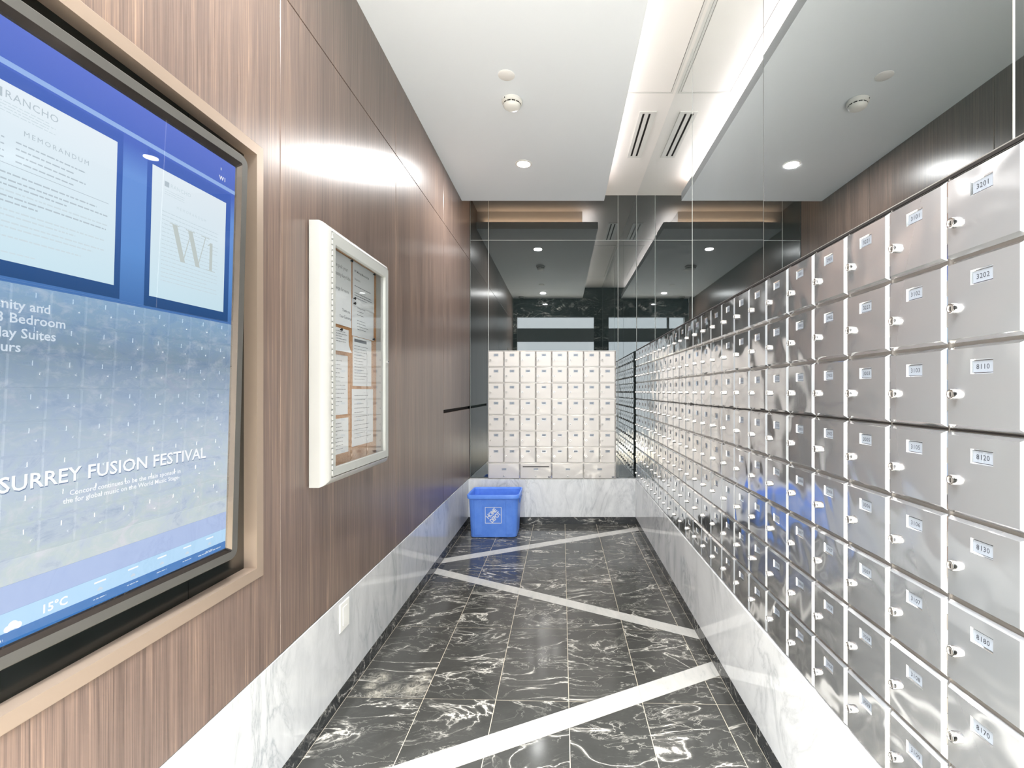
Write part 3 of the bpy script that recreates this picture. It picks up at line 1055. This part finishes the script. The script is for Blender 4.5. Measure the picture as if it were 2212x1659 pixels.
lines(t, 0.330, 0.460, 0.545, 0.590, 4, y, PRINT, 6, 0.0018, 0.5)
t.build('lettering', o, recalc=False)
o, t, y = sheet('notice_sheet', 'small half-size slip with one black clip at its top, curling at its foot', 0.075, 0.252, 0.452, 0.536, 2, curl=0.012)
lines(t, 0.105, 0.240, 0.465, 0.528, 7, y, PRINT, 7, 0.0020, 0.35)
t.build('lettering', o, recalc=False)
o, t, y = sheet('notice_sheet', 'sheet with a grey title band below the small-print sheet', 0.292, 0.470, 0.330, 0.520, 0)
rect(t, 0.305, 0.420, 0.500, 0.512, PRINT, y)
lines(t, 0.305, 0.450, 0.350, 0.490, 12, y, PRINT, 8, 0.0020, 0.5)
t.build('lettering', o, recalc=False)
o, t, y = sheet('notice_sheet', 'plain typed sheet under the curling slip on the hinge side', 0.060, 0.250, 0.225, 0.440, 0)
lines(t, 0.085, 0.235, 0.250, 0.425, 12, y, PRINT, 9, 0.0020, 0.5)
t.build('lettering', o, recalc=False)
o, t, y = sheet('notice_sheet', 'lowest typed sheet by the hinge side, its foot near the cabinet sill', 0.062, 0.255, 0.085, 0.212, 0)
lines(t, 0.085, 0.240, 0.095, 0.200, 8, y, PRINT, 10, 0.0020, 0.5)
t.build('lettering', o, recalc=False)
o, t, y = sheet('notice_sheet', 'lowest sheet by the lock side with a slanting marker line', 0.285, 0.488, 0.098, 0.318, 0)
lines(t, 0.305, 0.470, 0.120, 0.300, 11, y, PRINT, 11, 0.0020, 0.5)
t.build('lettering', o, recalc=False)

PINS = [(0.270, 0.800, 'black pin at the top corner of the concierge notice'), (0.486, 0.802, 'black pin at the top corner of the bold-headed notice'),
        (0.296, 0.664, 'upper of two black pins between the notices'), (0.296, 0.645, 'lower of two black pins between the notices'),
        (0.480, 0.528, 'black pin at the foot of the small-print sheet'), (0.185, 0.531, 'black pin on the curling slip')]
for x, z, lab in PINS:
    o = thing('push_pin', lab, 'pin', (XL - 0.0 + 0.0218, 1.533 + x, -0.308 + z), R(90), 'push pins in the notice cabinet')
    b = MB()
    b.lathe((0, 0, 0), [(0.0025, 0.001), (0.0025, -0.003), (0.0052, -0.004), (0.0052, -0.0065), (0.004, -0.0075)], PIN, 12, 'y')
    b.build('head', o, smooth=True)

# ------------------------------------------------------------------ blank cover plate on the marble
o = thing('outlet_cover', 'white rectangular cover plate on the marble skirting below the wood panelling', 'wall plate', (XL + 0.0016, 1.752, -0.886), R(90))
b = MB()
b.bbox(0, 0.076, -0.0035, 0, 0, 0.104, PLASTIC, 0.0015)
b.build('plate', o)
b = MB()
b.bbox(0.021, 0.055, -0.0050, -0.0035, 0.018, 0.086, PLASTIC, 0.0006)
b.build('insert', o)

# ------------------------------------------------------------------ recycling bin
bx, by = -0.5415, 3.92
binr = thing('recycling_bin', 'blue plastic recycling bin with a white square logo, standing by the far marble', 'bin', (bx, by, -H))
HB = 0.343
def rrect(w, d, r, z, seg=4):
    out = []
    for sx, sy, a0 in ((1, -1, -90), (1, 1, 0), (-1, 1, 90), (-1, -1, 180)):
        for k in range(seg + 1):
            a = R(a0 + 90 * k / seg)
            out.append((sx * (w / 2 - r) + r * math.cos(a), sy * (d / 2 - r) + r * math.sin(a), z))
    return out
b = MB()
b.loops([rrect(.345, .255, .03, 0.0), rrect(.366, .276, .036, 0.008), rrect(.392, .302, .036, HB - 0.040), rrect(.396, .306, .036, HB - 0.012),
         rrect(.388, .298, .034, HB - 0.012), rrect(.384, .294, .034, HB - 0.040), rrect(.358, .268, .034, 0.012)], BLUE, True, True)
b.build('body', binr, smooth=True)
b = MB()
b.loops([rrect(.394, .304, .036, HB - 0.034), rrect(.414, .332, .038, HB - 0.030), rrect(.420, .338, .040, HB - 0.006), rrect(.414, .332, .038, HB),
         rrect(.396, .314, .034, HB), rrect(.388, .300, .034, HB - 0.014), rrect(.386, .298, .034, HB - 0.03)], BLUE, False, False)
b.build('rim', binr, smooth=True)
def fy(z):                                             # y of the front wall at height z
    return -(0.276 + (0.302 - 0.276) * (z - 0.008) / (HB - 0.048)) / 2
def rib(x0, x1, z0, z1, t=0.004, name='rib'):
    b = MB()
    e = 0.004
    L = []
    for inset, out in ((0, -0.001), (0, t * 0.4), (e, t)):
        L.append([(x0 + inset, fy(z0 + inset) - out, z0 + inset), (x1 - inset, fy(z0 + inset) - out, z0 + inset),
                  (x1 - inset, fy(z1 - inset) - out, z1 - inset), (x0 + inset, fy(z1 - inset) - out, z1 - inset)])
    b.loops(L, BLUE, False, True)
    return b.build(name, binr)
rib(-0.152, -0.090, 0.022, 0.305)
rib(0.098, 0.156, 0.022, 0.305)
for s in (-1, 1):                                      # hand-hold tabs under the rim on the short sides
    b = MB()
    x = s * 0.203
    b.loops([[(x - s * .006, -0.06, HB - 0.032), (x - s * .006, 0.06, HB - 0.032), (x - s * .006, 0.05, HB - 0.085), (x - s * .006, -0.05, HB - 0.085)],
             [(x + s * .007, -0.058, HB - 0.032), (x + s * .007, 0.058, HB - 0.032), (x + s * .001, 0.046, HB - 0.083), (x + s * .001, -0.046, HB - 0.083)]], BLUE)
    b.build('handle', binr)
LOGO = plain('white_logo_print', rgb(232, 236, 250), 0.5)
b = MB()
cz = 0.181
def lp2(h):
    return [(-h, 0, -h), (h, 0, -h), (h, 0, h), (-h, 0, h)]
b.loops([lp2(0.065), lp2(0.0605)], LOGO, False, False)
import itertools
def dtext(s, off, size, xs=1.0):
    vs, fs = text_geo(s, size, 'CENTER', 0.0016, 0.86)
    a = R(45)
    ca, sa = math.cos(a), math.sin(a)
    b.add([(p * xs * ca - (q + off) * sa, 0.0, p * xs * sa + (q + off) * ca) for p, q, _ in vs], fs, LOGO)
dtext('HOME', 0.0045, 0.047, 0.80)
dtext('DEPOT', -0.038, 0.047, 0.74)
lg = b.build('logo', binr, (0, fy(cz) - 0.0016, cz), (math.atan(0.013 / 0.295), 0, 0), recalc=False)

# ------------------------------------------------------------------ ceiling fittings
def downlight(x, y, lab):
    o = thing('downlight', lab, 'light', (x, y, ZS), group='recessed round downlights')
    b = MB()
    b.lathe((0, 0, 0), [(0.058, 0.0), (0.058, -0.003), (0.046, -0.005), (0.043, -0.002)], PAINT_W, 36, 'z', False, False)
    b.build('trim_ring', o, smooth=True)
    b = MB()
    b.lathe((0, 0, 0), [(0.043, -0.0022), (0.030, -0.0030)], emit('downlight_lens', (1.0, 0.96, 0.9, 1), 26), 36, 'z', False, True)
    b.build('lens', o)
downlight(-0.262, 3.27, 'lit round downlight in the white soffit in front of the smoke detector')
downlight(-0.298, 0.96, 'lit round downlight by the doorway, seen only in the far mirror')

def detector(x, y, lab):
    o = thing('smoke_detector', lab, 'smoke detector', (x, y, ZS))
    b = MB()
    b.lathe((0, 0, 0), [(0.050, 0.0), (0.0545, -0.004), (0.0545, -0.018), (0.051, -0.022), (0.047, -0.024)], PLASTIC, 36, 'z', False, True)
    b.build('base', o, smooth=True)
    b = MB()
    for k in range(12):
        a0, a1 = 2 * math.pi * (k + 0.12) / 12, 2 * math.pi * (k + 0.88) / 12
        for (r0, r1) in ((0.0462, 0.0466),):
            b.add([(r1 * math.cos(a0), r1 * math.sin(a0), -0.0245), (r1 * math.cos(a1), r1 * math.sin(a1), -0.0245),
                   (r0 * math.cos(a1), r0 * math.sin(a1), -0.0305), (r0 * math.cos(a0), r0 * math.sin(a0), -0.0305)], [(0, 1, 2, 3)], SLOT)
    b.build('vent_slot', o, recalc=False)
    b = MB()
    b.lathe((0, 0, 0), [(0.0455, -0.024), (0.0455, -0.031), (0.047, -0.032), (0.043, -0.041), (0.034, -0.047), (0.018, -0.050)], PLASTIC, 36, 'z', False, True)
    b.build('cap', o, smooth=True)
    b = MB()
    b.lathe((-0.035, -0.0425, -0.014), [(0.002, 0.004), (0.002, -0.0018)], SLOT, 8, 'z')
    b.build('indicator', o)
detector(-0.266, 2.552, 'white round smoke detector on the soffit')

def disc(x, y, lab):
    o = thing('ceiling_cover', lab, 'cover plate', (x, y, ZS), group='flat round ceiling covers')
    b = MB()
    b.lathe((0, 0, 0), [(0.041, 0.0), (0.041, -0.0028), (0.039, -0.0042)], PAINT_W, 36, 'z', False, True)
    b.build('disc', o, smooth=True)
disc(-0.273, 2.353, 'flat white round cover on the soffit behind the smoke detector')
disc(-0.296, 1.51, 'flat round cover on the soffit, seen only in the far mirror')

o = thing('dome_camera', 'small dome security camera under the soffit by the doorway, seen in the far mirror', 'camera', (-0.664, 0.62, ZS))
b = MB()
b.lathe((0, 0, 0), [(0.05, 0.0), (0.05, -0.02), (0.045, -0.024)], WHITEG, 28, 'z', False, True)
b.build('base', o, smooth=True)
b = MB()
b.lathe((0, 0, 0), [(0.036, -0.022), (0.034, -0.036), (0.026, -0.048), (0.012, -0.055)], BLACKP, 28, 'z', False, True)
b.build('dome', o, smooth=True)

# linear slot diffuser in the cove ceiling
o = thing('air_vent', 'white linear air vent with two dark slots in the raised ceiling strip', 'vent', (0.483, 2.967, ZR))
b = MB()
VW, VL = 0.104, 0.583
cells = [(0, 0.020), (0.034, 0.058), (0.072, VW)]
for x0, x1 in cells:
    b.box(x0, x1, 0, VL, -0.005, 0.0, WHITEM)
b.box(0.020, 0.034, 0, 0.020, -0.005, 0, WHITEM); b.box(0.020, 0.034, VL - 0.02, VL, -0.005, 0, WHITEM)
b.box(0.058, 0.072, 0, 0.020, -0.005, 0, WHITEM); b.box(0.058, 0.072, VL - 0.02, VL, -0.005, 0, WHITEM)
b.build('frame', o)
for x in (0.020, 0.058):
    MB().box(x, x + 0.014, 0.020, VL - 0.020, -0.0012, -0.0004, SLOT).build('slot', o)

# access hatch in the cove ceiling
o = thing('access_hatch', 'flush white access hatch in the raised ceiling strip nearer than the vent', 'hatch', (0.339, 1.25, ZR))
b = MB()
HW, HL = 0.306, 1.537
def lph(d, z): return [(d, d, z), (HW - d, d, z), (HW - d, HL - d, z), (d, HL - d, z)]
b.loops([lph(0, 0), lph(0, -0.004), lph(0.012, -0.004), lph(0.012, 0)], WHITEM, False, False)
b.build('frame', o)
b = MB()
b.loops([lph(0.0145, -0.0005), lph(0.0145, -0.0035), lph(0.016, -0.0042)], PAINT_W, False, True)
b.build('panel', o)
MB().box(0.011, HW - 0.011, 0.011, HL - 0.011, -0.0004, -0.0002, GAP).build('shadow_gap', o)

# ------------------------------------------------------------------ lift everything so that the floor is at z = 0
for ob in SC.objects:
    if ob.parent is None:
        ob.location.z += H
